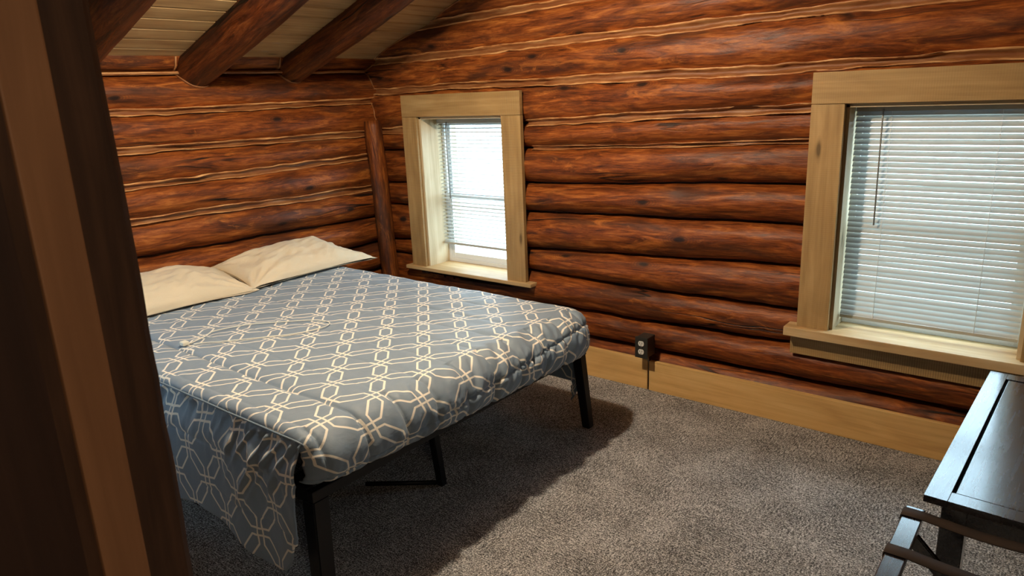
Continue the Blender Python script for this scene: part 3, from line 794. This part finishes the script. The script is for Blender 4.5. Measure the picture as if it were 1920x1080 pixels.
# ------------------------------------------------------------------ cord on the bed
import math as _m
cz = ZT + .009
cpts = [(-3.055, 1.46), (-3.09, 1.55), (-3.13, 1.62), (-3.08, 1.76), (-2.97, 1.88), (-2.86, 1.98), (-2.76, 2.00), (-2.72, 1.93), (-2.76, 1.80), (-2.85, 1.68), (-2.95, 1.56), (-3.035, 1.465)]
def cat(pts, k=8):
    out = []
    for i in range(len(pts) - 1):
        p0, p1, p2, p3 = (Vector(pts[max(i - 1, 0)]), Vector(pts[i]), Vector(pts[i + 1]), Vector(pts[min(i + 2, len(pts) - 1)]))
        for j in range(k):
            t_ = j / k; out.append(.5 * ((2 * p1) + (-p0 + p2) * t_ + (2 * p0 - 5 * p1 + 4 * p2 - p3) * t_ ** 2 + (-p0 + 3 * p1 - 3 * p2 + p3) * t_ ** 3))
    out.append(Vector(pts[-1])); return out
ce_ = empty('looped_cord', (-3.06, 1.46, cz), 'thin white cord loop with a small pale plug lying on the comforter', 'cord')
tube_mesh('cord', [(p.x, p.y, cz - .002 + .003 * abs(N(p.x * 9, p.y * 9))) for p in cat([(a_, b_, 0) for a_, b_ in cpts])], .0026, M['cordw'], ce_, 6)
boxes('plug', [(-3.085, -3.05, 1.425, 1.455, cz - .006, cz + .012)], M['cordw'], ce_, .005)

# ------------------------------------------------------------------ side table (right)
TH = .52
tb = empty('table', (.05, 2.78, 0), 'black low table with an inset panel top under the large window', 'table')
tb.rotation_euler.z = 0
x0, x1, y0, y1 = -.232, .52, 2.185, 3.372
fw, gv = .062, .010
boxes('tabletop', [(x0, x0 + fw, y0, y1, TH - .022, TH), (x1 - fw, x1, y0, y1, TH - .022, TH), (x0 + fw, x1 - fw, y0, y0 + fw, TH - .022, TH), (x0 + fw, x1 - fw, y1 - fw, y1, TH - .022, TH),
                   (x0 + fw + gv, x1 - fw - gv, y0 + fw + .004, y1 - fw - gv, TH - .020, TH - .0015)], M['espresso'], tb, .0015)
boxes('groove', [(x0 + fw - .004, x1 - fw + .004, y0 + fw - .004, y1 - fw + .004, TH - .021, TH - .012)], M['groove'], tb, 0)
boxes('apron', [(x0 + .05, x1 - .05, y0 + .03, y0 + .05, TH - .105, TH - .022), (x0 + .03, x1 - .03, y1 - .05, y1 - .03, TH - .105, TH - .022), (x0 + .05, x0 + .07, y0 + .03, y1 - .03, TH - .105, TH - .022), (x1 - .05, x1 - .03, y0 + .03, y1 - .03, TH - .105, TH - .022)], M['espresso'], tb, .002)
for lx in (x0 + .046, x1 - .111):
    for ly in (y0 + .02, y1 - .085): boxes('leg', [(lx, lx + .065, ly, ly + .065, 0, TH - .022)], M['espresso'], tb, .002)
for o_ in list(tb.children): pass
tb.rotation_euler.z = math.radians(-2.2)

# ------------------------------------------------------------------ luggage rack
lr = empty('luggage_rack', (-.07, 1.85, 0), 'black folding luggage rack with dark webbing straps beside the table', 'luggage rack')
RH = .478; bx0, bx1 = -.268, .135; bw = .052
for bx in (bx0, bx1): boxes('top_bar', [(bx - bw / 2, bx + bw / 2, 1.50, 2.185, RH - .024, RH)], M['espresso'], lr, .003)
def beam(name, p, q, w, tck, mat, parent):
    p, q = Vector(p), Vector(q); d = (q - p); L = d.length; d.normalize(); yv = Vector((0, 1, 0)); zv = d.cross(yv).normalized()
    bm = bmesh.new(); bmesh.ops.create_cube(bm, size=1)
    for v in bm.verts:
        c_ = v.co.copy(); v.co = (p + q) / 2 + d * c_.x * L + yv * c_.y * tck + zv * c_.z * w
    bmesh.ops.bevel(bm, geom=list(bm.edges), offset=.003, segments=2, affect='EDGES')
    me = bpy.data.meshes.new(name); bm.to_mesh(me); bm.free(); return link(name, me, mat, parent, False)
for yy in (1.56, 2.085):
    beam('leg', (bx0, yy, RH - .03), (bx1 + .02, yy, .018), .038, .02, M['espresso'], lr)
    beam('leg', (bx1, yy + .026, RH - .03), (bx0 - .02, yy + .026, .018), .038, .02, M['espresso'], lr)
for xx, dy in ((bx0 - .02, .026), (bx1 + .02, 0)): boxes('stretcher', [(xx - .014, xx + .014, 1.56 + dy, 2.085 + dy, .035, .062)], M['espresso'], lr, .003)
for yc in (2.142, 1.925, 1.70):
    # webbing wraps the bars and sags between them
    pts = []
    for k in range(25):
        f = k / 24; xx = bx0 + bw / 2 + (bx1 - bx0 - bw) * f; pts.append((xx, RH + .003 - .012 * math.sin(PI * f)))
    pts = [(bx0 - bw / 2 - .003, RH - .026), (bx0 - bw / 2 - .003, RH - .002), (bx0 - bw / 2, RH + .003)] + pts + [(bx1 + bw / 2, RH + .003), (bx1 + bw / 2 + .003, RH - .002), (bx1 + bw / 2 + .003, RH - .026)]
    P = [[(px_, yc - .024, pz), (px_, yc, pz + .0004), (px_, yc + .024, pz)] for px_, pz in pts]; UV = [[(p[0][0], 0), (p[1][0], .02), (p[2][0], .04)] for p in P]
    o = grid_mesh('strap', P, UV, M['strap'], lr); m = o.modifiers.new('t', 'SOLIDIFY'); m.thickness = .0028; m.offset = 0
    o['label'] = 'dark brown webbing strap'

# ------------------------------------------------------------------ outside
w3 = empty('window_3', (-3.35, .35, .85), 'unseen window added opposite the two visible windows to light the near drape', 'window', kind='structure')  # unseen, added so cool daylight reaches the comforter's near side
boxes('frame', [(-3.75, -3.71, .28, .40, .85, 1.5), (-3.19, -3.15, .28, .40, .85, 1.5), (-3.71, -3.19, .28, .40, .85, .89), (-3.71, -3.19, .28, .40, 1.46, 1.5)], M['vinyl'], w3, .002)
boxes('glass_pane', [(-3.71, -3.19, .33, .334, .89, 1.46)], M['glass'], w3, 0)
g = quad('ground', [(-40, -40, -.6), (40, -40, -.6), (40, 60, -.6), (-40, 60, -.6)], M['ground'])
tag(g, 'bright ground outside the windows', 'ground', kind='structure')

# ------------------------------------------------------------------ light
wd = bpy.data.worlds.new('sky'); bpy.context.scene.world = wd; wd.use_nodes = True
bg = wd.node_tree.nodes['Background']; bg.inputs[0].default_value = (.60, .81, 1.0, 1); bg.inputs[1].default_value = 13.5
def lamp(name, typ, loc, energy, col, **k):
    l = bpy.data.lights.new(name, typ); l.energy = energy; l.color = col
    for a_, v in k.items(): setattr(l, a_, v)
    o = bpy.data.objects.new(name, l); C.objects.link(o); o.location = loc; return o
lamp('ceiling_lamp', 'POINT', (-2.10, 1.80, 2.50), 178, (1, .85, .64), shadow_soft_size=.05)
lamp('hall_fill', 'POINT', (.9, -.35, 2.2), 34, (1, .82, .6), shadow_soft_size=.12)  # added fill, no fixture seen: brightens the door jamb from the hall
for (xa, xb, za, zb, yy) in ((-3.6, -2.89, .55, 1.57, 3.80), (-.87, -.14, .55, 1.59, 3.76)):
    o = lamp('window_portal', 'AREA', ((xa + xb) / 2, yy, (za + zb) / 2), 1, (1, 1, 1), shape='RECTANGLE', size=xb - xa, size_y=zb - za)
    o.data.cycles.is_portal = True; o.rotation_euler = (-PI / 2, 0, 0)

# ------------------------------------------------------------------ camera
import mathutils
c0 = (960., 540.); Vv = (1165., 5514.); Xv = (-771., 248.)
f = math.sqrt(-((Vv[0] - c0[0]) * (Xv[0] - c0[0]) + (Vv[1] - c0[1]) * (Xv[1] - c0[1])))
dn = Vector((Vv[0] - c0[0], Vv[1] - c0[1], f)).normalized(); xm = Vector((Xv[0] - c0[0], Xv[1] - c0[1], f)).normalized()
ez = -dn; ex = -xm; ex = (ex - ez * ex.dot(ez)).normalized(); ey = ez.cross(ex)
# rows of R: world axes in (right, down, forward) camera space
Rm = Matrix((ex, ey, ez))
right = Rm @ Vector((1, 0, 0)); up = Rm @ Vector((0, -1, 0)); back = Rm @ Vector((0, 0, -1))
cam = bpy.data.cameras.new('camera'); co = bpy.data.objects.new('camera', cam); C.objects.link(co)
mw = Matrix((right, up, back)).transposed().to_4x4(); mw.translation = Vector((0, 0, 1.705)); co.matrix_world = mw
cam.sensor_width = 36; cam.lens = f / 1920 * 36; cam.clip_start = .02
cam.dof.use_dof = True; cam.dof.focus_distance = 3.2; cam.dof.aperture_fstop = 9
sc = bpy.context.scene; sc.camera = co
sc.view_settings.view_transform = 'Standard'; sc.view_settings.look = 'None'; sc.view_settings.exposure = 0; sc.view_settings.gamma = 1
